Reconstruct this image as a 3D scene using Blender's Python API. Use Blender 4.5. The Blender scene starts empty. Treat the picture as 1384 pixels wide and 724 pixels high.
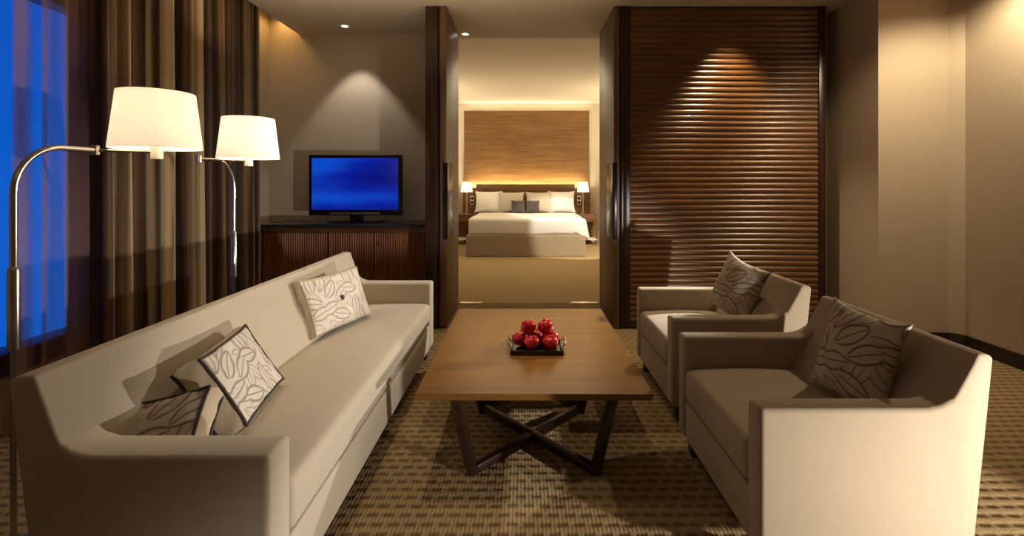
import bpy, bmesh, math, random
from mathutils import Vector, Matrix, Euler
random.seed(7)
C = bpy.context.scene.collection
PI = math.pi

# ------------------------------------------------------------------ helpers
def link(o, parent=None):
    C.objects.link(o)
    if parent: o.parent = parent
    return o

def obj(name, bm, mat, parent=None, smooth=True, angle=40):
    bmesh.ops.recalc_face_normals(bm, faces=bm.faces[:])
    me = bpy.data.meshes.new(name)
    if smooth:
        for f in bm.faces: f.smooth = True
        lim = math.radians(angle)
        for e in bm.edges:
            if len(e.link_faces) == 2 and e.calc_face_angle(0) > lim: e.smooth = False
    bm.to_mesh(me); bm.free()
    me.materials.append(mat)
    return link(bpy.data.objects.new(name, me), parent)

def tag(o, label, cat, group=None, kind=None):
    if label: o['label'] = label
    if cat: o['category'] = cat
    if group: o['group'] = group
    if kind: o['kind'] = kind
    return o

def thing(name, label, cat, loc=(0,0,0), rot=(0,0,0), group=None):
    o = bpy.data.objects.new(name, None); o.empty_display_size = .1
    o.location = loc; o.rotation_euler = rot
    C.objects.link(o)
    return tag(o, label, cat, group)

def struct(name, bm, m, parent=None, smooth=True, label=None):
    o = obj(name, bm, m, parent, smooth)
    if not parent:
        o['kind'] = 'structure'
        if label: o['label'] = label
    return o

def dup(root, loc=None, rot=None, label=None, parent=None):
    r = root.copy(); C.objects.link(r)
    if loc is not None: r.location = loc
    if rot is not None: r.rotation_euler = rot
    if label: r['label'] = label
    if parent: r.parent = parent
    for ch in list(root.children): dup(ch, parent=r)
    return r

def add_box(bm, x0, x1, y0, y1, z0, z1, bev=0, seg=2):
    b = bmesh.new()
    bmesh.ops.create_cube(b, size=1)
    for v in b.verts:
        v.co = Vector(((x0+x1)/2+v.co.x*(x1-x0), (y0+y1)/2+v.co.y*(y1-y0), (z0+z1)/2+v.co.z*(z1-z0)))
    if bev: bmesh.ops.bevel(b, geom=b.edges[:], offset=bev, segments=seg, profile=.5, affect='EDGES', clamp_overlap=True)
    merge(bm, b); return bm

def merge(bm, b):
    vm = {v: bm.verts.new(v.co) for v in b.verts}
    ul = b.loops.layers.uv.active
    dl = bm.loops.layers.uv.verify() if ul else None
    for f in b.faces:
        try: nf = bm.faces.new([vm[v] for v in f.verts])
        except ValueError: continue
        if ul:
            for l, s in zip(nf.loops, f.loops): l[dl].uv = s[ul].uv
    b.free()

def box(*a, **k): return add_box(bmesh.new(), *a, **k)

def prism(pts, axis, a, b, bev=0, seg=3):
    """extrude the 2D outline pts along axis ('x': pts are (y,z); 'y': (x,z); 'z': (x,y))"""
    bm = bmesh.new()
    mk = {'x': lambda p, t: (t, p[0], p[1]), 'y': lambda p, t: (p[0], t, p[1]), 'z': lambda p, t: (p[0], p[1], t)}[axis]
    A = [bm.verts.new(mk(p, a)) for p in pts]; B = [bm.verts.new(mk(p, b)) for p in pts]
    n = len(pts)
    bm.faces.new(A); bm.faces.new(B[::-1])
    for i in range(n): bm.faces.new([A[i], B[i], B[(i+1) % n], A[(i+1) % n]])
    bmesh.ops.recalc_face_normals(bm, faces=bm.faces[:])
    if bev:
        es = [e for e in bm.edges if e.calc_face_angle(0) > math.radians(25)]
        bmesh.ops.bevel(bm, geom=es, offset=bev, segments=seg, profile=.5, affect='EDGES', clamp_overlap=True)
    return bm

def add_tube(bm, pts, r, n=12, closed=False, sq=False):
    pts = [Vector(p) for p in pts]; N = len(pts)
    rs = r if isinstance(r, (list, tuple)) else [r]*N
    t0 = (pts[1]-pts[0]).normalized()
    up = Vector((0,0,1)) if abs(t0.z) < .9 else Vector((1,0,0))
    nrm = (up - t0*up.dot(t0)).normalized(); rings = []
    for i in range(N):
        if closed: t = (pts[(i+1) % N]-pts[i-1]).normalized()
        else: t = (pts[min(i+1, N-1)]-pts[max(i-1, 0)]).normalized()
        nrm = (nrm - t*nrm.dot(t)).normalized(); bn = t.cross(nrm)
        off = PI/n if sq else 0
        rings.append([bm.verts.new(pts[i]+(nrm*math.cos(2*PI*k/n+off)+bn*math.sin(2*PI*k/n+off))*rs[i]) for k in range(n)])
    for i in range(N if closed else N-1):
        a, b = rings[i], rings[(i+1) % N]
        for k in range(n): bm.faces.new([a[k], a[(k+1) % n], b[(k+1) % n], b[k]])
    if not closed: bm.faces.new(rings[0][::-1]); bm.faces.new(rings[-1])
    return bm
def tube(*a, **k): return add_tube(bmesh.new(), *a, **k)

def lathe(prof, n=32, c=(0,0,0), cap=True):
    bm = bmesh.new(); rings = []
    for r, z in prof:
        rings.append([bm.verts.new((c[0]+r*math.cos(2*PI*k/n), c[1]+r*math.sin(2*PI*k/n), c[2]+z)) for k in range(n)])
    for a, b in zip(rings, rings[1:]):
        for k in range(n): bm.faces.new([a[k], a[(k+1) % n], b[(k+1) % n], b[k]])
    if cap:
        bm.faces.new(rings[0][::-1]); bm.faces.new(rings[-1])
    return bm

def bar(p, q, w, h, bev=.003):
    """rectangular bar from p to q, w across (horizontal), h the other way"""
    p, q = Vector(p), Vector(q); d = q-p; L = d.length
    bm = box(-w/2, w/2, -h/2, h/2, 0, L, bev=bev)
    R = d.to_track_quat('Z', 'Y').to_matrix().to_4x4()
    bm.transform(Matrix.Translation(p) @ R); return bm

# ------------------------------------------------------------------ materials
class NT:
    def __init__(s, name):
        s.m = bpy.data.materials.new(name); s.m.use_nodes = True
        s.t = s.m.node_tree; s.n = s.t.nodes; s.b = s.n['Principled BSDF']; s.out = s.n['Material Output']
    def new(s, ty, **kw):
        nd = s.n.new(ty)
        for k, v in kw.items():
            if hasattr(nd, k): setattr(nd, k, v)
            else: nd.inputs[k].default_value = v
        return nd
    def l(s, a, b): s.t.links.new(a, b)
    def val(s, inp, v):
        if hasattr(v, 'links'): s.l(v, inp)
        else: inp.default_value = v
    def math(s, op, a, b=0., c=0.):
        nd = s.n.new('ShaderNodeMath'); nd.operation = op
        for i, v in enumerate((a, b, c)): s.val(nd.inputs[i], v)
        return nd.outputs[0]
    def mix(s, f, a, b, ty='MIX'):
        nd = s.n.new('ShaderNodeMix'); nd.data_type = 'RGBA'; nd.blend_type = ty
        s.val(nd.inputs[0], f)
        for i, v in ((6, a), (7, b)):
            if hasattr(v, 'links'): s.l(v, nd.inputs[i])
            else: nd.inputs[i].default_value = (*v, 1)
        return nd.outputs[2]
    def coords(s, out='Object', scale=(1,1,1), rot=(0,0,0)):
        tc = s.n.new('ShaderNodeTexCoord'); mp = s.n.new('ShaderNodeMapping')
        mp.inputs['Scale'].default_value = scale; mp.inputs['Rotation'].default_value = rot
        s.l(tc.outputs[out], mp.inputs[0]); return mp.outputs[0]
    def noise(s, co, scale, detail=3, rough=.5, out='Fac'):
        nd = s.new('ShaderNodeTexNoise'); nd.inputs['Scale'].default_value = scale
        nd.inputs['Detail'].default_value = detail; nd.inputs['Roughness'].default_value = rough
        s.l(co, nd.inputs['Vector']); return nd.outputs[out]
    def bump(s, h, strength=.3, dist=.01):
        nd = s.n.new('ShaderNodeBump'); nd.inputs['Strength'].default_value = strength; nd.inputs['Distance'].default_value = dist
        s.l(h, nd.inputs['Height']); s.l(nd.outputs[0], s.b.inputs['Normal'])
    def base(s, c):
        if hasattr(c, 'links'): s.l(c, s.b.inputs['Base Color'])
        else: s.b.inputs['Base Color'].default_value = (*c, 1)
    def ramp(s, f, stops):
        nd = s.n.new('ShaderNodeValToRGB'); e = nd.color_ramp.elements
        while len(e) < len(stops): e.new(.5)
        for el, (p, c) in zip(e, stops): el.position = p; el.color = (*c, 1)
        s.l(f, nd.inputs[0]); return nd.outputs[0]

def plain(name, c, rough=.5, metal=0, spec=.5):
    t = NT(name); co = t.coords(); n = t.noise(co, 30)
    t.base(t.mix(n, tuple(x*.94 for x in c), tuple(min(1, x*1.05) for x in c)))
    t.b.inputs['Roughness'].default_value = rough; t.b.inputs['Metallic'].default_value = metal
    t.b.inputs['Specular IOR Level'].default_value = spec
    return t.m

def fabric(name, c, var=.12, weave=420, bump=.25):
    t = NT(name); co = t.coords()
    a = t.noise(co, weave, 2); b = t.noise(co, 9, 3)
    k = t.math('ADD', t.math('MULTIPLY', a, .7), t.math('MULTIPLY', b, .3))
    t.base(t.mix(k, tuple(x*(1-var) for x in c), tuple(min(1, x*(1+var)) for x in c)))
    t.b.inputs['Roughness'].default_value = .95; t.b.inputs['Specular IOR Level'].default_value = .15
    t.b.inputs['Sheen Weight'].default_value = .25; t.b.inputs['Sheen Roughness'].default_value = .5
    t.bump(a, bump, .002); return t.m

def wood(name, c0, c1, axis='x', rough=.35, scale=1., spec=.5, coat=0):
    s = {'x': (1.2, 22, 22), 'y': (22, 1.2, 22), 'z': (22, 22, 1.2)}[axis]
    t = NT(name); co = t.coords(scale=tuple(v*scale for v in s))
    a = t.noise(co, 1.6, 6, .6); b = t.noise(t.coords(scale=(3, 3, 3)), 1, 2)
    f = t.math('ADD', t.math('MULTIPLY', a, .8), t.math('MULTIPLY', b, .2))
    t.base(t.ramp(f, [(.32, c0), (.68, c1)]))
    t.b.inputs['Roughness'].default_value = rough; t.b.inputs['Specular IOR Level'].default_value = spec
    t.b.inputs['Coat Weight'].default_value = coat; t.b.inputs['Coat Roughness'].default_value = .2
    t.bump(a, .06, .002); return t.m

def leafcloth(name, ground, line, scale=9., lw=.045, rough=.8):
    """leaf outlines with a midrib: one lens per Voronoi cell, two layers"""
    t = NT(name); tc = t.n.new('ShaderNodeTexCoord')
    mask = None; free = None
    for k, (sc, off) in enumerate(((scale, 0.), (scale*1.25, 3.7))):
        mp = t.n.new('ShaderNodeMapping'); mp.inputs['Scale'].default_value = (sc, sc, 1); mp.inputs['Location'].default_value = (off, off, 0)
        t.l(tc.outputs['UV'], mp.inputs[0])
        vo = t.n.new('ShaderNodeTexVoronoi'); vo.voronoi_dimensions = '2D'; vo.inputs['Scale'].default_value = 1; vo.inputs['Randomness'].default_value = .75
        t.l(mp.outputs[0], vo.inputs['Vector'])
        sub = t.n.new('ShaderNodeVectorMath'); sub.operation = 'SUBTRACT'
        t.l(mp.outputs[0], sub.inputs[0]); t.l(vo.outputs['Position'], sub.inputs[1])
        sp = t.n.new('ShaderNodeSeparateXYZ'); t.l(vo.outputs['Color'], sp.inputs[0])
        ro = t.n.new('ShaderNodeVectorRotate'); ro.rotation_type = 'Z_AXIS'
        t.l(sub.outputs[0], ro.inputs['Vector']); t.l(t.math('MULTIPLY', sp.outputs[0], 6.283), ro.inputs['Angle'])
        xy = t.n.new('ShaderNodeSeparateXYZ'); t.l(ro.outputs[0], xy.inputs[0])
        x, y = xy.outputs[0], xy.outputs[1]; ay = t.math('ABSOLUTE', y)
        L = .64
        xs = t.math('DIVIDE', x, L)
        lens = t.math('MULTIPLY', t.math('SUBTRACT', 1., t.math('MULTIPLY', xs, xs)), .27)
        f = t.math('ABSOLUTE', t.math('SUBTRACT', ay, lens))
        o1 = t.math('LESS_THAN', f, lw)
        inside = t.math('LESS_THAN', t.math('ABSOLUTE', x), L*.98)
        mid = t.math('LESS_THAN', ay, lw*.6)
        vein = t.math('MULTIPLY', t.math('LESS_THAN', t.math('ABSOLUTE', t.math('SUBTRACT', t.math('FRACT', t.math('MULTIPLY', t.math('SUBTRACT', x, t.math('MULTIPLY', ay, .8)), 3.6)), .5)), .07), t.math('LESS_THAN', ay, lens))
        m = t.math('MULTIPLY', t.math('MAXIMUM', o1, mid), inside)
        m = t.math('MAXIMUM', m, t.math('MULTIPLY', vein, .22))
        if k == 1: m = t.math('MULTIPLY', m, t.math('MULTIPLY', free, .7))
        else: free = t.math('GREATER_THAN', ay, lens)
        mask = m if mask is None else t.math('MAXIMUM', mask, m)
    n = t.noise(t.coords('UV'), 14, 3)
    t.base(t.mix(mask, t.mix(n, tuple(v*.88 for v in ground), tuple(min(1, v*1.08) for v in ground)), line))
    t.b.inputs['Roughness'].default_value = rough; t.b.inputs['Specular IOR Level'].default_value = .3
    t.b.inputs['Sheen Weight'].default_value = .2
    t.bump(t.math('SUBTRACT', 1., mask), .35, .003); return t.m

def emis(name, c, s):
    t = NT(name); e = t.new('ShaderNodeEmission'); e.inputs[0].default_value = (*c, 1); e.inputs[1].default_value = s
    t.l(e.outputs[0], t.out.inputs[0]); return t.m

SOFA = fabric('beige_upholstery', (.47, .405, .31))
CHAIR = fabric('taupe_upholstery', (.38, .305, .215))
WALL = None
def wallpaint(name, c):
    t = NT(name); co = t.coords(scale=(60, 60, 3)); a = t.noise(co, 4, 3)
    b = t.noise(t.coords(), 1.3, 2)
    t.base(t.mix(t.math('ADD', t.math('MULTIPLY', a, .6), t.math('MULTIPLY', b, .4)), tuple(x*.92 for x in c), tuple(x*1.08 for x in c)))
    t.b.inputs['Roughness'].default_value = .8; t.b.inputs['Specular IOR Level'].default_value = .2
    t.bump(a, .05, .002); return t.m
WALL = wallpaint('taupe_wallcovering', (.45, .37, .27))
WALLB = wallpaint('cream_wall_paint', (.66, .58, .44))
CEIL = wallpaint('ceiling_paint', (.58, .51, .40))
DARK = wood('dark_walnut_upright', (.018, .007, .003), (.06, .022, .009), 'z', .3)
DARKX = wood('dark_walnut_level', (.085, .034, .011), (.18, .085, .03), 'x', .3, coat=.1)
CONS = wood('reeded_walnut', (.17, .056, .021), (.34, .135, .05), 'z', .35)
TABLE = wood('table_walnut', (.15, .07, .014), (.235, .118, .025), 'x', .36, scale=.6, spec=.3, coat=.06)
LEGW = wood('table_leg_wood', (.018, .008, .004), (.045, .02, .01), 'z', .35)
LEAF = wood('door_leaf_walnut', (.10, .05, .022), (.19, .10, .048), 'z', .45)
HEADW = wood('headboard_panel_wood', (.15, .072, .021), (.27, .145, .047), 'x', .4, scale=.7)
HEADD = wood('headboard_walnut', (.13, .06, .02), (.24, .12, .045), 'x', .4)
BLACK = plain('black_plastic', (.006, .006, .008), .25)
STONE = plain('dark_stone_top', (.035, .028, .025), .15)
STEEL = plain('brushed_nickel', (.62, .57, .50), .22, 1)
BRASS = plain('warm_metal_track', (.75, .68, .55), .2, 1)
FOOT = plain('dark_wood_foot', (.02, .012, .008), .4)
PIPE = plain('dark_brown_piping', (.035, .022, .014), .6)
BASEB = plain('dark_baseboard', (.03, .018, .012), .35)
WHITE = fabric('white_linen', (.86, .83, .78), .04, 300, .1)
CREAM = fabric('cream_linen', (.60, .53, .43), .06, 300, .1)
SKIRT = fabric('bed_skirt_tan', (.42, .34, .23), .08, 250, .15)
CHAR = fabric('charcoal_satin', (.10, .085, .075), .15, 250, .1)
GUSS = fabric('tan_satin_gusset', (.50, .41, .29), .14, 60, .2)
LEAFL = leafcloth('cream_leaf_brocade', (.60, .54, .45), (.29, .245, .21), 9.5, .045)
LEAFD = leafcloth('taupe_leaf_brocade', (.46, .38, .28), (.17, .12, .08), 8., .036)
LEAFP = leafcloth('pale_leaf_brocade', (.68, .62, .53), (.40, .34, .285), 9., .042)
STEM = plain('apple_stem_brown', (.10, .05, .02), .7)
WHPL = plain('white_porcelain', (.9, .86, .78), .4)

def carpet(name, c0, c1, cm, depth=1.):
    """woven rows running across the room, short dark dashes staggered from row to row"""
    t = NT(name); co = t.coords()
    wob = t.noise(co, 12, 2)
    sp = t.n.new('ShaderNodeSeparateXYZ'); t.l(co, sp.inputs[0])
    yy = t.math('MULTIPLY_ADD', wob, .006, sp.outputs[1]); yr = t.math('DIVIDE', yy, .052)
    row = t.math('MULTIPLY_ADD', t.math('COSINE', t.math('MULTIPLY', yr, 2*PI)), .5, .5)
    fl = t.math('FLOOR', yr)
    dash = t.math('MULTIPLY_ADD', t.math('SINE', t.math('ADD', t.math('MULTIPLY', sp.outputs[0], 2*PI/.062), t.math('MULTIPLY', fl, PI))), .5, .5)
    fine = t.math('MULTIPLY_ADD', t.math('SINE', t.math('MULTIPLY', sp.outputs[0], 2*PI/.0155)), .5, .5)
    gap = t.math('POWER', t.math('SUBTRACT', 1., row), 2.)
    g = t.math('MULTIPLY', gap, t.math('MULTIPLY_ADD', t.math('SMOOTH_MIN', dash, .6, .1), 1.0, .25))
    g = t.math('ADD', g, t.math('MULTIPLY', fine, .14*depth))
    n = t.noise(co, 190, 2); n2 = t.noise(co, 4, 2)
    nn = t.math('ADD', t.math('MULTIPLY', n, .6), t.math('MULTIPLY', n2, .4))
    c = t.mix(g, t.mix(nn, c1, c0), cm)
    t.base(c); t.b.inputs['Roughness'].default_value = .95; t.b.inputs['Specular IOR Level'].default_value = .1
    h = t.math('SUBTRACT', t.math('MULTIPLY', n, .35), g)
    t.bump(h, .8*depth, .012); return t.m
CARPET = carpet('woven_carpet_brown', (.44, .32, .17), (.27, .188, .095), (.15, .096, .045))
CARPETB = carpet('woven_carpet_tan', (.48, .355, .19), (.42, .31, .165), (.34, .245, .13), .5)

def applemat():
    t = NT('red_apple_skin'); co = t.coords(scale=(14, 14, 3)); n = t.noise(co, 1.5, 4)
    t.base(t.ramp(n, [(.3, (.34, .004, .006)), (.62, (.60, .016, .016)), (.85, (.72, .12, .06))]))
    t.b.inputs['Roughness'].default_value = .18; t.b.inputs['Coat Weight'].default_value = .4; return t.m
APPLE = applemat()

def shademat(name, c, e):
    t = NT(name); co = t.coords(scale=(200, 200, 200)); n = t.noise(co, 1, 2)
    t.base(t.mix(n, (.8, .74, .62), (.88, .82, .7))); t.b.inputs['Roughness'].default_value = .9
    t.b.inputs['Emission Color'].default_value = (*c, 1); t.b.inputs['Emission Strength'].default_value = e
    tr = t.new('ShaderNodeBsdfTranslucent'); tr.inputs[0].default_value = (.9, .86, .78, 1)
    mx = t.new('ShaderNodeMixShader'); mx.inputs[0].default_value = .35
    t.l(t.b.outputs[0], mx.inputs[1]); t.l(tr.outputs[0], mx.inputs[2]); t.l(mx.outputs[0], t.out.inputs[0]); return t.m
SHADE = shademat('lit_linen_shade', (1, .90, .76), .42)
SHADEB = shademat('lit_bedside_shade', (1, .86, .62), 1.3)
BULB = emis('glowing_bulb', (1, .85, .6), 6)
SPOTG = emis('downlight_glow', (1, .93, .8), 9)

def curtainmat():
    t = NT('fold_shaded_drape_satin'); co = t.coords(scale=(0, 1, 0))
    n = t.noise(co, 13, 2, .5); n2 = t.noise(co, 45, 2)
    f = t.math('ADD', t.math('MULTIPLY', n, .8), t.math('MULTIPLY', n2, .2))
    t.base(t.ramp(f, [(.45, (.020, .009, .003)), (.50, (.11, .055, .021)), (.555, (.46, .335, .185))]))  # dark stripes paint the shade of deep folds onto tan cloth
    t.b.inputs['Roughness'].default_value = .6; t.b.inputs['Sheen Weight'].default_value = .1; return t.m
DRAPE = curtainmat()
def sheermat():
    t = NT('brown_sheer_voile'); co = t.coords(scale=(0, 1, 0)); n = t.noise(co, 6, 2)
    t.base((.30, .17, .13)); t.b.inputs['Roughness'].default_value = .8
    tr = t.new('ShaderNodeBsdfTransparent'); tr.inputs[0].default_value = (1, .93, .92, 1)
    mx = t.new('ShaderNodeMixShader')
    lw = t.new('ShaderNodeLayerWeight'); lw.inputs[0].default_value = .5
    f = t.math('MULTIPLY_ADD', t.ramp(n, [(.50, (0, 0, 0)), (.62, (1, 1, 1))]), .6, .04)
    sy = t.n.new('ShaderNodeSeparateXYZ'); t.l(t.coords(), sy.inputs[0])
    gather = t.ramp(t.math('DIVIDE', sy.outputs[1], 4.), [(.602, (0, 0, 0)), (.610, (.68, .68, .68)), (.620, (.68, .68, .68)), (.626, (.02, .02, .02)), (.660, (.02, .02, .02)), (.676, (.62, .62, .62)), (.71, (.72, .72, .72))])
    f = t.math('ADD', t.math('MULTIPLY', f, .6), gather)
    f = t.math('ADD', f, t.math('MULTIPLY', t.math('POWER', lw.outputs['Facing'], 2.), .6))
    f = t.math('MINIMUM', f, .95)
    t.l(f, mx.inputs[0]); t.l(tr.outputs[0], mx.inputs[1]); t.l(t.b.outputs[0], mx.inputs[2]); t.l(mx.outputs[0], t.out.inputs[0]); return t.m
SHEER = sheermat()
def glassmat():
    t = NT('window_glass'); tr = t.new('ShaderNodeBsdfTransparent'); tr.inputs[0].default_value = (.93, .96, 1, 1)
    gl = t.new('ShaderNodeBsdfGlossy'); gl.inputs['Roughness'].default_value = .02
    mx = t.new('ShaderNodeMixShader'); mx.inputs[0].default_value = .05
    t.l(tr.outputs[0], mx.inputs[1]); t.l(gl.outputs[0], mx.inputs[2]); t.l(mx.outputs[0], t.out.inputs[0]); return t.m
GLASS = glassmat()
def screenmat():
    t = NT('blue_tv_picture'); co = t.coords(scale=(.7, 1, 3.6), rot=(0, .16, 0))
    n = t.noise(co, 1.15, 1, .4)
    c = t.ramp(n, [(.36, (.001, .008, .22)), (.5, (.002, .018, .36)), (.66, (.004, .085, .62))])
    e = t.new('ShaderNodeEmission'); e.inputs[1].default_value = .95; t.l(c, e.inputs[0])
    gl = t.new('ShaderNodeBsdfGlossy'); gl.inputs['Roughness'].default_value = .15; gl.inputs[0].default_value = (.04, .04, .04, 1)
    ad = t.new('ShaderNodeAddShader'); t.l(e.outputs[0], ad.inputs[0]); t.l(gl.outputs[0], ad.inputs[1]); t.l(ad.outputs[0], t.out.inputs[0]); return t.m
SCREEN = screenmat()

# ------------------------------------------------------------------ camera, world, look
cam = bpy.data.cameras.new('camera'); co_ = link(bpy.data.objects.new('camera', cam))
co_.location = (0, 0, 1.25); co_.rotation_euler = (PI/2, 0, 0)
cam.sensor_width = 36; cam.lens = 36*660/1384; cam.shift_x = -15/1384; cam.shift_y = -114/1384; cam.clip_start = .02
bpy.context.scene.camera = co_
w = bpy.data.worlds.new('dusk_sky'); bpy.context.scene.world = w; w.use_nodes = True
wn = w.node_tree.nodes; wl = w.node_tree.links
tc = wn.new('ShaderNodeTexCoord'); sp = wn.new('ShaderNodeSeparateXYZ'); rp = wn.new('ShaderNodeValToRGB')
wl.new(tc.outputs['Generated'], sp.inputs[0]); wl.new(sp.outputs['Z'], rp.inputs[0])
e = rp.color_ramp.elements; e[0].position = 0; e[0].color = (.004, .16, .74, 1); e[1].position = .5; e[1].color = (.003, .10, .62, 1)
wl.new(rp.outputs[0], wn['Background'].inputs[0]); wn['Background'].inputs[1].default_value = 1.
vs = bpy.context.scene.view_settings; vs.view_transform = 'Standard'; vs.look = 'None'; vs.exposure = 0; vs.gamma = .93

# ------------------------------------------------------------------ room shell
H = 2.78
XL, XR, YB = -2.60, 3.36, -1.6
DY0, DY1 = 4.42, 5.12          # front and back of the wall to the bedroom
struct('floor', box(XL-.1, XR+.1, YB-.1, DY1, -.1, 0), CARPET, smooth=False)
struct('floor.001', box(-3.3, 3.5, DY1, 10.75, -.1, 0), CARPETB, smooth=False)
bm = box(-2.29, XR+.1, YB, DY1+.02, H, H+.12)
add_box(bm, XL-.1, -2.29, YB, DY1+.02, H+.2, H+.32); add_box(bm, -2.30, -2.29, YB, DY1+.02, H, H+.2)
struct('ceiling', bm, CEIL, smooth=False)
struct('ceiling.001', box(-3.3, 3.5, DY1+.02, 10.75, 2.985, 3.1), WALLB, smooth=False)
# left wall with window opening
WY0, WY1, WZ0, WZ1 = 1.75, 2.93, .39, 2.26
bm = box(XL-.14, XL, YB, WY0, 0, H+.2); add_box(bm, XL-.14, XL, WY1, DY1, 0, H+.2)
add_box(bm, XL-.14, XL, WY0, WY1, 0, WZ0); add_box(bm, XL-.14, XL, WY0, WY1, WZ1, H+.2)
struct('wall_left', bm, WALL, smooth=False)
struct('wall_rear', box(XL-.1, XR+.1, YB-.12, YB, 0, H+.2), WALL, smooth=False)
# tv wall, right stub wall, projecting right wall, right wall with its eased corner
struct('wall_television', box(XL-.14, -.845, 5.0, DY1, 0, H+.2), WALL, smooth=False)
struct('wall_divider', box(.87, 2.75, DY0, DY1, 0, H), WALL, smooth=False)
pts = [(2.75, 5.12), (2.75, 3.78), (3.29, 3.78), (3.36, 3.71), (3.36, YB), (3.5, YB), (3.5, 5.12)]
struct('wall_right', prism(pts, 'z', 0, H), WALL, smooth=False)
pts = [(3.342, YB), (3.36, YB), (3.36, 3.71), (3.29, 3.78), (2.75, 3.78), (2.75, DY0), (2.732, DY0), (2.732, 3.762), (3.283, 3.762), (3.342, 3.703)]
struct('baseboard_right', prism(pts, 'z', 0, .10), BASEB, smooth=False)
# bedroom
struct('wall_bedroom_left', box(-3.3, -3.16, DY1, 10.75, 0, 2.985), WALLB, smooth=False)
struct('wall_bedroom_right', box(3.36, 3.5, DY1+.0, 10.75, 0, 2.985), WALLB, smooth=False)
struct('wall_bedroom_far', box(-3.16, 3.36, 10.6, 10.75, 0, 2.985), WALLB, smooth=False)
struct('trim_1', box(-1.28, 1.43, 10.58, 10.6, 0, 2.825), HEADW, smooth=False, label='tall wood panel on the bedroom wall above the bed')
struct('trim_2', box(-.66, -.43, 5.09, 5.15, 0, .006), BRASS, smooth=False)
struct('trim_3', box(.50, .78, 5.09, 5.15, 0, .006), BRASS, smooth=False)
# window
bm = bmesh.new()
def fr(y0, y1, z0, z1): add_box(bm, XL-.12, XL+.02, y0, y1, z0, z1, bev=.006)
fr(WY0-.08, WY1+.16, WZ1-.01, WZ1+.14); fr(WY0-.08, WY1+.16, WZ0-.10, WZ0+.01); fr(WY1-.01, WY1+.16, WZ0, WZ1); fr(WY0-.08, WY0+.01, WZ0, WZ1)
fr(2.30, 2.38, WZ0, WZ1)
wf = obj('window_1', bm, DARK); wf['kind'] = 'structure'; wf['label'] = 'dark framed window showing blue dusk behind the sheer curtain'
obj('pane', box(XL-.075, XL-.069, WY0, 2.32, WZ0, WZ1), GLASS, wf, False)
obj('pane', box(XL-.075, XL-.069, 2.36, WY1, WZ0, WZ1), GLASS, wf, False)
# sheer and drape
def cloth(X, y0, y1, z0, z1, amp, per, seed, step=.006, jit=.5):
    rnd = random.Random(seed); bm = bmesh.new(); ph = 0; cols = []; y = y0; pp = per; aa = amp
    while y <= y1:
        cols.append((X+aa*math.sin(ph)+.25*aa*math.sin(2.3*ph+1), y))
        ph += 2*PI*step/pp; y += step
        if ph % (2*PI) < 2*PI*step/pp:
            pp = per*(1+rnd.uniform(-jit, jit)*.6); aa = amp*(1+rnd.uniform(-.3, .3))
    zs = [z0+(z1-z0)*k/8 for k in range(9)]
    g = [[bm.verts.new((X+(x-X)*(.75+.35*(1-(z-z0)/(z1-z0))), yy+.004*math.sin(z*2+yy*9), z)) for z in zs] for x, yy in cols]
    for a, b in zip(g, g[1:]):
        for k in range(8): bm.faces.new([a[k], b[k], b[k+1], a[k+1]])
    return bm
o = obj('sheer_curtain', cloth(-2.515, .9, 3.05, .015, H+.19, .022, .13, 3), SHEER, angle=180)
tag(o, 'brown translucent sheer curtain across the blue window at far left', 'curtain')
o = obj('drape', cloth(-2.39, 2.76, 4.36, .015, H+.19, .055, .115, 11, .005), DRAPE, angle=180)
tag(o, 'floor length tan drape with painted brown fold shade hanging behind the floor lamps', 'curtain')

# ------------------------------------------------------------------ doors to the bedroom
Y0 = 4.2
def prism_wave(x0, x1, z0, z1, n, yb, depth):
    bm = bmesh.new(); prof = []
    p = (z1-z0)/n
    for i in range(n):
        for k in range(6):
            u = k/6
            prof.append((yb-depth*(math.sin(PI*u)**.7 if u else 0), z0+(i+u)*p))
    prof.append((yb, z1))
    A = [bm.verts.new((x0, y, z)) for y, z in prof]; B = [bm.verts.new((x1, y, z)) for y, z in prof]
    for i in range(len(prof)-1): bm.faces.new([A[i], B[i], B[i+1], A[i+1]])
    return bm
d1 = bpy.data.objects.new('door_1', None); C.objects.link(d1); d1['kind'] = 'structure'; d1['label'] = 'wide dark wooden sliding door with horizontal ribs behind the armchairs'
d1.location = (1.7, Y0, 0)
def kid(o, p): o.parent = p; o.matrix_parent_inverse = Matrix.Translation(-p.location); return o
kid(obj('ribbed_panel', prism_wave(.925, 2.545, .05, H-.02, 56, Y0+.018, .010), DARKX, None, True, 50), d1)
bm = box(.868, .925, Y0, Y0+.06, .012, H-.005, bev=.003); add_box(bm, 2.545, 2.605, Y0, Y0+.06, .012, H-.005, bev=.003)
add_box(bm, .925, 2.545, Y0+.004, Y0+.06, .012, .055); add_box(bm, .925, 2.545, Y0+.019, Y0+.06, .05, H-.005)
kid(obj('door_frame', bm, DARK), d1)
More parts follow.
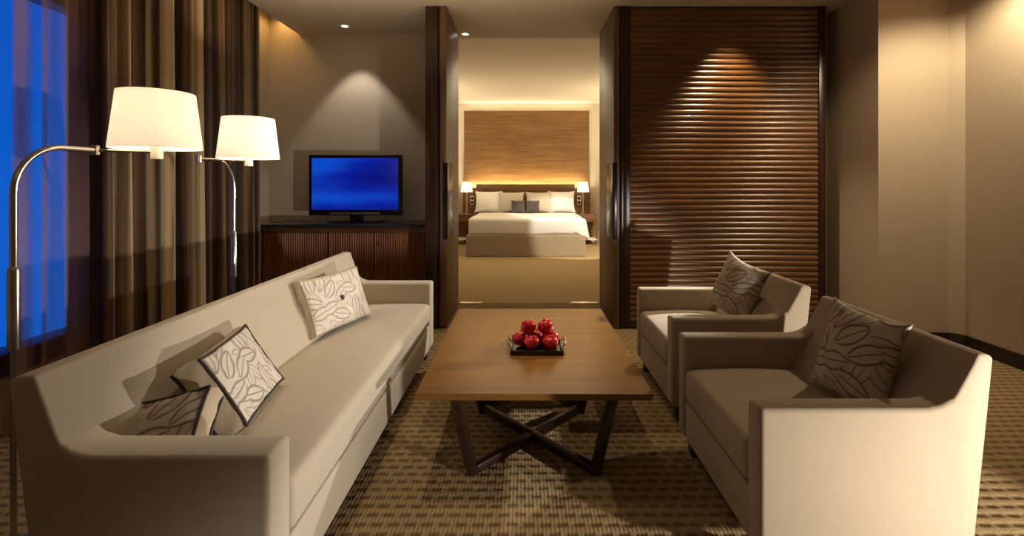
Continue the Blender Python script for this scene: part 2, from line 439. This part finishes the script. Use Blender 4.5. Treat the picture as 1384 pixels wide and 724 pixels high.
def leaf_door(name, side, lab):
    d = bpy.data.objects.new(name, None); C.objects.link(d); d['kind'] = 'structure'; d['label'] = lab
    if side < 0: a0, a1, b0, b1, hx = -.66, -.715, -.735, -.842, -.66
    else: a0, a1, b0, b1, hx = .78, .83, .84, .866, .78
    d.location = (a0, Y0, 0)
    lo, hi = sorted((a0, a1)); kid(obj('door_leaf', box(lo, hi, Y0, 4.99, .01, H-.003, bev=.004), LEAF), d)
    lo, hi = sorted((b0, b1)); kid(obj('door_post', box(lo, hi, Y0, 5.05 if side < 0 else 4.41, 0, H-.003, bev=.004), DARK), d)
    lo, hi = sorted((a1, b0)); kid(obj('door_track', box(lo, hi, Y0+.03, 5.05 if side < 0 else 4.41, 0, H-.003), DARK), d)
    lo, hi = sorted((hx-side*.012, hx+side*.03)); 
    kid(obj('door_handle', box(lo, hi, Y0-.004, 4.50, .77, 1.43, bev=.004), BLACK), d)
    return d
leaf_door('door_2', -1, 'dark wooden door leaf with tall black handle left of the bedroom opening')
leaf_door('door_3', 1, 'dark wooden door leaf with tall black handle right of the bedroom opening')

# ------------------------------------------------------------------ upholstery
def seat_unit(name, label, cat, loc, rz, W, outer, inner, top, arm_w, mat, group=None, armz=.55, seatz=.41, inset=0):
    """front at x=0, back toward +x, width along y from 0 to W"""
    t = thing(name, label, cat, loc, (0, 0, rz), group)
    o_ = lambda z: outer[0]+outer[1]*z
    i_ = lambda z: inner[0]+inner[1]*(z-.55)
    # backrest: leaning wedge over the full width
    zs = [.09, .3, .55, top-.01]
    prof = [(o_(z), z) for z in zs] + [(o_(top)-.02, top), (i_(top-.015)+.005, top), (i_(top-.03), top-.03), (i_(.6), .6), (i_(.55)-.03, .52), (i_(.4)-.03, .38), (i_(.4)-.03, .09)]
    obj('backrest', prism(prof, 'y', 0, W, bev=.018, seg=3), mat, t)
    # arms: one swept outline each, rising into the back at its rear end
    rise = [(0, .09), (0, armz), (i_(.55)-.06, armz), (i_(.55)-.02, armz+.012), (i_(.58), armz+.035), (o_(.585)-.03, armz+.035), (o_(.09)-.025, .09)]
    for y0 in (0, W-arm_w):
        obj('arm', prism(rise, 'y', y0-.002 if y0 == 0 else y0, y0+arm_w+(0 if y0 == 0 else .002), bev=.016, seg=3), mat, t)
    bmb = box(.004, i_(.4)-.02, arm_w, W-arm_w, .09, seatz-.15, bev=.008)
    obj('seat_base', bmb, mat, t)
    # seat cushion with a soft crown
    b = box(-.002, i_(.41)-.005, arm_w+.003, W-arm_w-.003, seatz-.148, seatz, bev=.028, seg=4)
    bmesh.ops.subdivide_edges(b, edges=[e for e in b.edges if e.calc_length() > .2], cuts=7, use_grid_fill=True)
    xm, ym = i_(.41)/2, W/2
    for v in b.verts:
        if v.co.z > seatz-.02: v.co.z += .014*max(0, 1-((v.co.x-xm)/xm)**2)*max(0, 1-((v.co.y-ym)/(W/2))**4)
    obj('seat_cushion', b, mat, t)
    for (x, y) in ((.035, .03), (.035, W-.09), (o_(.1)-.10, .03), (o_(.1)-.10, W-.09)):
        obj('leg', box(x, x+.06, y, y+.06, 0, .095, bev=.004), FOOT, t)
    return t
# sofa: world x=-.65 is its front, runs from y=1.25 to 3.55
seat_unit('sofa', 'long beige three seat sofa with low slim arms in front of the drapes', 'sofa', (-.65, 3.55, 0), PI, 2.30, (.579, .126), (.53, .36), .755, .12, SOFA)
seat_unit('armchair', 'taupe armchair nearest the camera with its outer arm brightly lit', 'armchair', (.735, 1.515, 0), 0, .80, (.656, .102), (.587, .55), .72, .09, CHAIR, 'pair of taupe armchairs')
seat_unit('armchair', 'taupe armchair farther from the camera in front of ribbed door', 'armchair', (.772, 2.535, 0), 0, .79, (.656, .102), (.587, .55), .72, .09, CHAIR, 'pair of taupe armchairs')

# cushions -------------------------------------------------------------
def pillow_pts(w, h, n, pull, point):
    def P(u, v):
        x = w/2*u*(1-pull*(1-v*v)*abs(u)**2); y = h/2*v*(1-pull*(1-u*u)*abs(v)**2)
        k = 1+point*(abs(u)*abs(v))**6
        return x*k, y*k
    return P
def shell(w, h, th, gus=0, n=18, pull=.07, point=.05, wr=.006, seed=1, sides=(1, -1), drop=0.):
    """pillow surface; local x width, y height, z thickness; uv in metres"""
    rnd = random.Random(seed); P = pillow_pts(w, h, n, pull, point)
    bm = bmesh.new(); uvl = bm.loops.layers.uv.verify()
    ph = [rnd.uniform(0, 6) for _ in range(6)]
    for s in sides:
        g = []
        for i in range(n+1):
            row = []
            for j in range(n+1):
                u = math.sin(PI/2*(2*i/n-1)); v = math.sin(PI/2*(2*j/n-1))
                x, y = P(u, v)
                d = max(0, (1-u*u)*(1-v*v))
                z = th/2*d**.45*(1-drop*max(0, v)*.5)
                z += wr*d**.3*(math.sin(9*u+ph[0]+3*v)*.6+math.sin(11*v+ph[1]-4*u)*.6+math.sin(17*(u+v)+ph[2])*.3)*(1-d**2)
                row.append(bm.verts.new((x, y, s*(gus/2+z))))
            g.append(row)
        for i in range(n):
            for j in range(n):
                vs_ = [g[i][j], g[i+1][j], g[i+1][j+1], g[i][j+1]]
                f = bm.faces.new(vs_ if s > 0 else vs_[::-1])
                for l in f.loops: l[uvl].uv = (l.vert.co.x+s*.7, l.vert.co.y)
    if not gus: bmesh.ops.remove_doubles(bm, verts=bm.verts[:], dist=.0008)
    return bm
def rim(w, h, n=18, pull=.07, point=.05):
    P = pillow_pts(w, h, n, pull, point); r = []
    ss = [math.sin(PI/2*(2*i/n-1)) for i in range(n+1)]
    r += [P(s, -1) for s in ss[:-1]] + [P(1, s) for s in ss[:-1]] + [P(s, 1) for s in ss[::-1][:-1]] + [P(-1, s) for s in ss[::-1][:-1]]
    return r
def frame_rot(normal, up_hint=(0, 0, 1), roll=0):
    n = Vector(normal).normalized(); x = Vector(up_hint).cross(n).normalized(); y = n.cross(x)
    M = Matrix((x, y, n)).transposed(); return (M @ Matrix.Rotation(roll, 3, 'Z')).to_euler()
def knife_pillow(name, label, cat, loc, normal, w, h, th, mat, roll=0, group=None, seed=1, piping=None, point=.06, drop=0., pull=.07):
    t = thing(name, label, cat, loc, frame_rot(normal, roll=roll), group)
    obj('cushion_cover', shell(w, h, th, 0, seed=seed, point=point, drop=drop, pull=pull), mat, t, angle=80)
    if piping: obj('piping', tube([(x, y, 0) for x, y in rim(w, h, pull=pull, point=point)], .0045, 6, True), piping, t)
    return t
def boxed_cushion(name, label, cat, loc, normal, w, h, th, gus, face, back, roll=0, group=None, seed=1, button=True, pipe=None):
    t = thing(name, label, cat, loc, frame_rot(normal, roll=roll), group)
    kw = dict(pull=.03, point=.03)
    obj('front_panel', shell(w, h, th, gus, seed=seed, sides=(1,), **kw), face, t, angle=80)
    obj('back_panel', shell(w, h, th, gus, seed=seed+1, sides=(-1,), **kw), back, t, angle=80)
    r = rim(w, h, **kw); bm = bmesh.new(); rings = []
    for k in range(7):
        f = -1+2*k/6; e = .010*(1-f*f)
        rings.append([bm.verts.new((x+e*(1 if x > 0 else -1)*min(1, abs(x)/(w/2))**4+.003*math.sin(i*1.1+k), y+e*(1 if y > 0 else -1)*min(1, abs(y)/(h/2))**4+.003*math.sin(i*.9+2*k), f*gus/2)) for i, (x, y) in enumerate(r)])
    for a, b in zip(rings, rings[1:]):
        for i in range(len(r)): bm.faces.new([a[i], a[(i+1) % len(r)], b[(i+1) % len(r)], b[i]])
    obj('gusset', bm, GUSS, t, angle=80)
    for s in (1, -1):
        obj('piping', tube([(x*1.005, y*1.005, s*gus/2) for x, y in r], .006 if pipe is None else .004, 6, True), pipe or PIPE, t)
    if button:
        obj('button', lathe([(.001, th/2+gus/2-.003), (.014, th/2+gus/2-.003), (.015, th/2+gus/2+.003), (.009, th/2+gus/2+.007), (.001, th/2+gus/2+.008)], 14), PIPE, t)
    return t
g = 'leaf patterned boxed cushions on the sofa'
boxed_cushion('boxed_cushion', 'pale leaf patterned boxed cushion behind the shadowed one at near end of sofa', 'cushion', (-1.065, 1.80, .535), (.90, .16, .58), .38, .26, .035, .095, LEAFL, LEAFL, 0, g, 3, False)
boxed_cushion('boxed_cushion', 'shadowed taupe boxed cushion nearest the camera, beside the near sofa arm', 'cushion', (-1.065, 1.475, .50), (-.12, -.62, .70), .21, .19, .03, .075, LEAFD, LEAFD, .34, g, 8, False)
boxed_cushion('boxed_cushion', 'pale leaf patterned cushion with centre button at far end of sofa', 'cushion', (-1.095, 2.82, .575), (.88, -.28, .36), .47, .29, .06, .07, LEAFP, LEAFP, 0, g, 5, True, GUSS)
knife_pillow('scatter_cushion', 'taupe leaf patterned cushion with lit corners on the near armchair', 'cushion', (1.262, 1.85, .597), (-.95, -.16, .28), .32, .34, .13, LEAFD, roll=-.05, group='leaf patterned cushions on the armchairs', seed=4, point=.10, pull=.05)
knife_pillow('scatter_cushion', 'taupe leaf patterned cushion on the far armchair by ribbed door', 'cushion', (1.295, 2.96, .615), (-.90, -.30, .30), .34, .34, .13, LEAFD, roll=-.24, group='leaf patterned cushions on the armchairs', seed=6, point=.12, pull=.06)

# ------------------------------------------------------------------ coffee table
t = thing('coffee_table', 'rectangular walnut coffee table on crossed legs between sofa and armchairs', 'table', (.046, 2.71, 0))
TX, TY = .046, 2.71
b = prism([(-.495, .38), (.495, .38), (.495, .366), (.482, .352), (-.482, .352), (-.495, .366)], 'y', 2.02-TY, 3.40-TY, bev=.002, seg=1)
obj('tabletop', b, TABLE, t)
for (ya, yb) in ((2.105-TY, 2.665-TY), (2.755-TY, 3.315-TY)):
    obj('stretcher', bar((-.255, ya, .022), (.255, yb, .022), .034, .036), LEGW, t)
    obj('stretcher', bar((.255, ya, .024), (-.255, yb, .024), .034, .036), LEGW, t)
    for sx in (-1, 1):
        for y in (ya, yb):
            b = bar((sx*.262, y, .0), (sx*.345, y, .354), .036, .044); obj('leg', b, LEGW, t)

# tray and apples
t = thing('fruit_tray', 'square dark glossy tray holding red apples on the coffee table', 'tray', (.07, 2.60, .381))
bm = box(-.13, .13, -.125, .125, 0, .008, bev=.003)
obj('tray_base', bm, BLACK, t)
bm = bmesh.new()
add_box(bm, -.135, .135, -.13, -.122, 0, .024, bev=.002); add_box(bm, -.135, .135, .122, .13, 0, .024, bev=.002)
add_box(bm, -.135, -.127, -.13, .13, 0, .024, bev=.002); add_box(bm, .127, .135, -.13, .13, 0, .024, bev=.002)
obj('tray_rim', bm, STONE, t)
for s in (-1, 1):
    x = s*.137
    obj('handle', tube([(x, -.05, .016), (x+s*.012, -.05, .034), (x+s*.016, -.03, .044), (x+s*.016, .03, .044), (x+s*.012, .05, .034), (x, .05, .016)], .004, 8), STEEL, t)
def apple_bm(r):
    prof = []
    for k in range(21):
        a = PI*k/20; rr = r*math.sin(a); z = -r*.93*math.cos(a)
        z -= .30*r*math.exp(-(rr/(.28*r))**2)*(1 if z > 0 else -.7)
        rr *= (1+.07*math.cos(a)*-1)
        prof.append((max(rr, .0004), z))
    return lathe(prof, 28)
ap = [(.045, 2.522, 0), (.140, 2.528, 0), (-.012, 2.585, 0), (.068, 2.602, 0), (.152, 2.612, 0), (.020, 2.672, 0), (.105, 2.680, 0), (.028, 2.571, 1), (.118, 2.580, 1)]
labs = ['red apple at the front centre of the tray, lowest in the photo', 'red apple at the front right of the tray with bright highlights', 'red apple at the left edge of the tray', 'red apple in the middle of the tray under the top two', 'red apple at the right edge of the tray behind front one',
        'red apple at the rear left of the tray', 'red apple at the rear right of the tray', 'left one of the two red apples on top of the pile', 'right one of the two red apples on top of the pile']
proto = None
rnd = random.Random(5)
for (x, y, lv), lb in zip(ap, labs):
    loc = (x, y, .390+.039 if lv == 0 else .390+.039+.067); rot = (rnd.uniform(-.5, .5), rnd.uniform(-.5, .5), rnd.uniform(0, 6)) if lv else (rnd.uniform(-.3, .3), rnd.uniform(-.3, .3), rnd.uniform(0, 6))
    if proto is None:
        proto = thing('apple', lb, 'apple', loc, rot, 'red apples in the tray')
        obj('apple_flesh', apple_bm(.041), APPLE, proto, angle=80)
        obj('stem', tube([(0, 0, .024), (.001, .001, .036), (.005, .002, .048)], [.0015, .0014, .002], 6), STEM, proto)
    else: dup(proto, loc, rot, lb)

# ------------------------------------------------------------------ floor lamps
def floor_lamp(label, px, py, joint, shade):
    t = thing('floor_lamp', label, 'lamp', (px, py, 0), group='arc floor lamps behind the sofa')
    L = lambda p: (p[0]-px, p[1]-py, 0)
    obj('base', lathe([(.001, 0), (.125, 0), (.13, .006), (.128, .018), (.03, .024), (.013, .04), (.001, .04)], 40), STEEL, t)
    obj('pole', tube([(0, 0, .03), (0, 0, .72)], .009, 12), STEEL, t)
    obj('sleeve', lathe([(.009, .70), (.0165, .703), (.0165, .965), (.012, .975)], 16), STEEL, t)
    za = 1.38; R = .16
    j = L(joint); d = Vector((j[0], j[1], 0)); dl = d.length; d.normalize()
    pts = [(0, 0, .96), (0, 0, za-R)]
    for k in range(1, 13):
        a = PI/2*k/12; q = d*(R*(1-math.cos(a))); pts.append((q.x, q.y, za-R+R*math.sin(a)))
    pts.append((d.x*dl, d.y*dl, za))
    obj('arc_arm', tube(pts, .0105, 12), STEEL, t)
    obj('joint', lathe([(.001, za-.02), (.014, za-.018), (.014, za+.018), (.001, za+.02)], 16, (j[0], j[1], 0)), STEEL, t)
    s = L(shade)
    obj('swing_arm', tube([(j[0], j[1], za), (s[0], s[1], za)], .0065, 10), STEEL, t)
    obj('socket', lathe([(.001, za-.03), (.022, za-.03), (.022, za+.03), (.014, za+.06), (.001, za+.06)], 18, (s[0], s[1], 0)), WHPL, t)
    z0 = za+.012; z1 = z0+.228
    sh = lathe([(.160, z0), (.134, z1), (.131, z1), (.157, z0), (.160, z0)], 56, (s[0], s[1], 0), cap=False)
    bmesh.ops.remove_doubles(sh, verts=sh.verts[:], dist=.0004)
    so = obj('lamp_shade', sh, SHADE, t)
    b = lathe([(.001, za+.06), (.018, za+.062), (.03, za+.10), (.022, za+.13), (.001, za+.14)], 16, (s[0], s[1], 0))
    obj('bulb', b, BULB, t)
    bm = bmesh.new()
    for k in range(3):
        a = 2*PI*k/3+.4; add_tube(bm, [(s[0], s[1], za+.05), (s[0]+.143*math.cos(a), s[1]+.143*math.sin(a), z0+.12)], .002, 5)
    obj('shade_holder', bm, STEEL, t)
    return Vector((shade[0], shade[1], za+.18))
lampA = floor_lamp('nickel arc floor lamp with lit white shade, nearest at far left', -1.68, 1.61, (-1.665, 1.90), (-1.50, 2.0))
lampB = floor_lamp('nickel arc floor lamp with lit white shade, in front of the drape', -1.70, 2.87, (-1.70, 2.56), (-1.56, 2.775))

# ------------------------------------------------------------------ console and television
CX0, CX1, CY0 = -2.41, -.85, 4.45
t = thing('console_cabinet', 'dark walnut reeded console cabinet with stone top under the television', 'cabinet', (-1.63, 4.72, 0))
T = lambda o: kid(o, t)
T(obj('cabinet_body', box(CX0+.01, CX1, CY0+.03, 4.99, .06, .845), DARK, None, False))
T(obj('plinth', box(CX0+.03, CX1, CY0+.06, 4.97, 0, .06), BLACK, None, False))
T(obj('stone_top', box(CX0-.005, CX1, CY0-.01, 4.995, .845, .878, bev=.004), STONE))
def reeds(x0, x1, z0, z1, y, n, r):
    bm = bmesh.new(); p = (x1-x0)/n; prof = []
    for i in range(n):
        for k in range(6):
            prof.append((x0+(i+k/6)*p, y-r*math.sin(PI*k/6)))
    prof.append((x1, y))
    A = [bm.verts.new((a, b, z0)) for a, b in prof]; B = [bm.verts.new((a, b, z1)) for a, b in prof]
    for i in range(len(prof)-1): bm.faces.new([A[i], A[i+1], B[i+1], B[i]])
    # close back
    bm.faces.new([B[0], B[-1], A[-1], A[0]]); bm.faces.new(A[::-1]); bm.faces.new(B)
    return bm
dw = (CX1-CX0-.03)/3
xs = [CX0+.02, CX0+.02+.60, CX0+.02+1.02, CX1-.005]
kx = [-2.225, None, -1.31]
T(obj('top_rail', box(CX0+.01, CX1, CY0+.005, CY0+.03, .80, .845), DARKX, None, False))
for i in range(3):
    x0, x1 = xs[i]+.004, xs[i+1]-.004
    dd = T(obj('door', reeds(x0, x1, .07, .795, CY0+.03, int((x1-x0)/.021), .011), CONS, None, True, 60))
    if kx[i] is not None:
        k = obj('knob', lathe([(.001, 0), (.008, 0), (.007, .012), (.014, .018), (.014, .024), (.001, .027)], 14), STEEL)
        k.rotation_euler = (PI/2, 0, 0); k.location = Vector((kx[i], CY0+.02, .705))-Vector((0, 0, 0))
        k.parent = dd; k.matrix_parent_inverse = (Matrix.Translation(t.location) @ dd.matrix_parent_inverse).inverted()
t = thing('television', 'flat television with glowing blue screen standing on the console', 'television', (-1.61, 4.72, .878))
T = lambda o: kid(o, t)
T(obj('housing', box(-2.065, -1.168, 4.70, 4.75, .945, 1.527, bev=.008), BLACK))
T(obj('screen', box(-2.032, -1.202, 4.694, 4.702, .998, 1.495), SCREEN, None, False))
T(obj('speaker_bar', box(-1.86, -1.38, 4.694, 4.71, .957, .972, bev=.003), plain('grey_plastic', (.16, .14, .13), .3)))
T(obj('stand_neck', box(-1.67, -1.55, 4.71, 4.75, .885, .96, bev=.004), BLACK))
T(obj('stand_foot', box(-1.86, -1.36, 4.63, 4.83, .878, .89, bev=.005), BLACK))

# ------------------------------------------------------------------ picture at right edge
t = thing('picture_frame', 'wooden framed picture on the right wall at the photo edge', 'picture', (3.36, 2.83, 1.02))
T = lambda o: kid(o, t)
bm = box(3.325, 3.357, 3.17, 3.215, 1.02, 2.34, bev=.004); add_box(bm, 3.325, 3.357, 2.45, 2.495, 1.02, 2.34, bev=.004)
add_box(bm, 3.325, 3.357, 2.495, 3.17, 1.02, 1.065, bev=.004); add_box(bm, 3.325, 3.357, 2.495, 3.17, 2.295, 2.34, bev=.004)
T(obj('frame', bm, wood('orange_picture_wood', (.35, .15, .05), (.5, .24, .08), 'z', .4)))
T(obj('canvas', box(3.345, 3.355, 2.49, 3.175, 1.06, 2.30), WALLB, None, False))

# ------------------------------------------------------------------ bedroom furniture
def superbox(x0, x1, y0, y1, z0, z1, bev, cuts=10, wob=.006, seed=0, seg=4):
    rnd = random.Random(seed); b = box(x0, x1, y0, y1, z0, z1, bev=bev, seg=seg)
    bmesh.ops.subdivide_edges(b, edges=[e for e in b.edges if e.calc_length() > .3], cuts=cuts, use_grid_fill=True)
    p = [rnd.uniform(0, 6) for _ in range(4)]
    for v in b.verts:
        k = 1 if v.co.z > z0+.02 else .4
        v.co += Vector((math.sin(v.co.y*7+p[0]+v.co.z*9), math.sin(v.co.x*7+p[1]), math.sin(v.co.x*5+v.co.y*4+p[2])))*wob*k
    return b
t = thing('bed', 'king bed with white duvet and tan skirted base in the far bedroom', 'bed', (.05, 9.3, 0))
T = lambda o: kid(o, t)
bm = superbox(-.97, 1.065, 8.32, 10.38, .0, .37, .012, 16, .003, 3, 2)
T(obj('bed_skirt', bm, SKIRT))
T(obj('mattress', box(-.94, 1.04, 8.36, 10.39, .36, .56, bev=.04), WHITE))
bm = superbox(-.945, 1.085, 8.335, 10.0, .365, .655, .06, 12, .008, 4)
for v in bm.verts:
    if v.co.x > 1.03 and v.co.z < .45: v.co.x += .05; v.co.z -= .09
T(obj('duvet', bm, WHITE))
t = thing('headboard', 'low dark wood headboard panel behind the bed pillows', 'headboard', (.05, 10.42, 0))
T = lambda o: kid(o, t)
T(obj('headboard_panel', box(-1.28, 1.43, 10.40, 10.44, .3, 1.10), HEADD, None, False))
T(obj('headboard_rail', box(-1.0, 1.10, 10.385, 10.445, 1.08, 1.235, bev=.004), HEADD))
T(obj('headboard_post', box(-1.27, -1.18, 10.39, 10.44, 0, 1.10), HEADD, None, False))
T(obj('headboard_post', box(1.33, 1.42, 10.39, 10.44, 0, 1.10), HEADD, None, False))
for s, xc, lab in ((-1, -1.175, 'left'), (1, 1.28, 'right')):
    o = thing('switch_plate', 'small dark switch plate on headboard panel at %s of bed' % lab, 'switch', (xc-s*.09, 10.395, .88), group='switch plates by the bed')
    T = lambda q: kid(q, o)
    T(obj('plate', box(xc-s*.09-.035, xc-s*.09+.035, 10.388, 10.40, .80, .99, bev=.003), WHPL))
    for z in (.85, .94): T(obj('switch', box(xc-s*.09-.026, xc-s*.09+.026, 10.38, 10.39, z-.03, z+.03, bev=.004), BLACK))
    n = thing('nightstand', 'open dark wood nightstand at %s of the bed' % lab, 'nightstand', (xc, 10.15, 0), group='nightstands by the bed')
    T = lambda q: kid(q, n)
    x0, x1 = xc-.235, xc+.235
    if s < 0: x1 = xc+.19
    else: x0 = xc-.14
    T(obj('top', box(x0, x1, 9.93, 10.38, .60, .62, bev=.003), HEADD))
    dr = T(obj('drawer', box(x0+.01, x1-.01, 9.94, 10.37, .47, .60, bev=.003), HEADD))
    T(obj('shelf', box(x0+.01, x1-.01, 9.95, 10.37, .10, .125, bev=.003), WHPL))
    T(obj('back_panel', box(x0+.01, x1-.01, 10.35, 10.37, .12, .47), HEADW, None, False))
    for a in (x0+.01, x1-.04):
        T(obj('leg', box(a, a+.03, 9.96, 9.99, 0, .47), HEADD, None, False))
    lx = -1.17 if s < 0 else 1.245
    l = thing('table_lamp', 'small lit white bedside lamp at %s of the bed' % lab, 'lamp', (lx, 10.12, .62), group='lit bedside lamps')
    obj('base', lathe([(.001, 0), (.06, 0), (.06, .012), (.014, .03), (.011, .25), (.03, .33), (.011, .42), (.011, .52), (.001, .52)], 20), STEEL, l)
    obj('lamp_shade', lathe([(.125, .455), (.092, .665), (.088, .665), (.121, .455), (.125, .455)], 32, cap=False), SHADEB, l)
    obj('bulb', lathe([(.001, .52), (.02, .53), (.03, .57), (.001, .60)], 12), BULB, l)
def bp(label, x, y, z, w, h, th, mat, tilt, seed, group, rx=0):
    knife_pillow('bed_pillow' if mat is not CHAR else 'bed_cushion', label, 'pillow' if mat is not CHAR else 'cushion', (x, y, z), (rx, -1, tilt), w, h, th, mat, group=group, seed=seed, point=.04)
g = 'pillows against the headboard'
bp('large white pillow leaning at the left end of the headboard', -.72, 10.20, .87, .56, .46, .16, WHITE, .35, 11, g)
bp('large white pillow leaning at the right end of the headboard', .80, 10.20, .87, .56, .46, .16, WHITE, .35, 12, g)
bp('cream pillow left of centre behind dark cushion on bed', -.24, 10.13, .865, .52, .44, .15, CREAM, .35, 13, g)
bp('cream pillow right of centre behind dark cushion on bed', .32, 10.13, .865, .52, .44, .15, CREAM, .35, 14, g)
g = 'small dark cushions on the bed'
bp('small charcoal cushion on the bed, left of the pair', -.10, 9.93, .785, .28, .26, .09, CHAR, .45, 15, g)
bp('small charcoal cushion on the bed, right of the pair', .195, 9.93, .785, .28, .26, .09, CHAR, .45, 16, g)

# ------------------------------------------------------------------ ceiling fittings
def downlight(x, y, lab):
    t = thing('ceiling_downlight', lab, 'ceiling light', (x, y, H), group='recessed ceiling downlights')
    obj('trim_ring', lathe([(.045, 0), (.047, -.004), (.034, -.006), (.030, 0), (.045, 0)], 28, cap=False), WHPL, t)
    obj('lens', lathe([(.001, -.001), (.030, -.001), (.028, -.003), (.001, -.003)], 20), SPOTG, t)
downlight(-1.73, 4.74, 'small recessed downlight in the ceiling above the television')
downlight(-.59, 4.99, 'small recessed downlight in the ceiling at the bedroom opening')

# ------------------------------------------------------------------ lights
def light(name, kind, loc, energy, color, target=None, **kw):
    d = bpy.data.lights.new(name, kind); d.energy = energy; d.color = color
    for k, v in kw.items(): setattr(d, k, v)
    o = link(bpy.data.objects.new(name, d)); o.location = loc
    if target is not None: o.rotation_euler = (Vector(target)-Vector(loc)).to_track_quat('-Z', 'Y').to_euler()
    return o
def spot(name, loc, target, energy, color, deg, blend=.3, size=.03):
    return light(name, 'SPOT', loc, energy, color, target, spot_size=math.radians(deg), spot_blend=blend, shadow_soft_size=size)
WARM = (1, .78, .50); NEUT = (1, .90, .76); COOL = (1, .95, .90)
spot('downlight_tv', (-1.66, 4.73, H-.03), (-1.66, 4.735, 0), 32, COOL, 76, .35)
spot('downlight_door', (1.78, 3.95, H-.03), (1.78, 3.98, 0), 115, WARM, 76, .7)
spot('downlight_right', (2.98, 2.9, H-.03), (3.25, 3.05, 0), 105, (1, .84, .60), 150, .5)
spot('sofa_seat_fill', (-.75, 2.7, H-.03), (-.85, 2.7, 0), 60, (1, .84, .62), 76, .8)  # overhead spot added to light the seat, no fitting modelled
spot('tabletop_fill', (.05, 2.75, H-.03), (.05, 2.72, 0), 75, WARM, 36, .8)  # added spot, cone narrowed to brighten only the tabletop
spot('key_right_front', (2.20, .35, .52), (1.544, 1.105, .22), 290, (1, .94, .86), 74, .3, .045)
spot('key_right_rear', (2.05, 3.95, 1.25), (-1.3, 2.1, .55), 280, (1, .95, .88), 62, .6, .03)
spot('stub_wall_fill', (2.0, 3.0, H-.03), (2.75, 4.0, 1.2), 34, WARM, 62, 1.)  # spot added to brighten the short side wall, not a fitting
for n, p in (('lamp_near', lampA), ('lamp_far', lampB)):
    light(n, 'POINT', p, 6.5, (1, .80, .56), shadow_soft_size=.03)
light('ceiling_fill', 'AREA', (.3, -.4, H-.04), 3, (1, .82, .58), (.3, -.4, 0), shape='RECTANGLE', size=3.5, size_y=1.6)
light('ceiling_wash_fill', 'AREA', (-.9, 3.5, 2.3), 9, (1, .80, .56), (-.9, 3.6, 2.9), shape='RECTANGLE', size=2.6, size_y=.5)  # unseen fill added to lift the ceiling, no lamp there
light('pocket_cove', 'AREA', (-2.43, 4.72, H+.15), 2.2, (1, .62, .22), (-2.43, 4.72, 0), shape='RECTANGLE', size=.12, size_y=.5)
# bedroom
light('bedroom_fill', 'AREA', (.3, 7.6, 2.9), 36, (1, .84, .58), (.3, 7.6, 0), shape='RECTANGLE', size=2.5, size_y=2)
light('bedroom_cove', 'AREA', (.08, 10.48, 2.84), 4, (1, .88, .66), (.08, 10.0, 4.0), shape='RECTANGLE', size=2.6, size_y=.08)
for x in (-2.3, 2.4): light('bedroom_ceiling_fill', 'AREA', (x, 9.0, 1.9), 44, (1, .88, .66), (x*.6, 9.1, 3.2), shape='RECTANGLE', size=.6, size_y=2.)  # hidden panels added at the sides to brighten the bedroom ceiling
light('headboard_glow', 'AREA', (.08, 10.47, 1.16), 40, (1, .86, .64), (.08, 10.75, 3), shape='RECTANGLE', size=2.5, size_y=.06)
spot('bed_spot', (2.1, 6.2, 2.9), (.95, 8.9, .5), 700, NEUT, 32, .25)
for x in (-1.17, 1.245): light('bedside', 'POINT', (x, 10.12, 1.18), 4, (1, .8, .5), shadow_soft_size=.03)
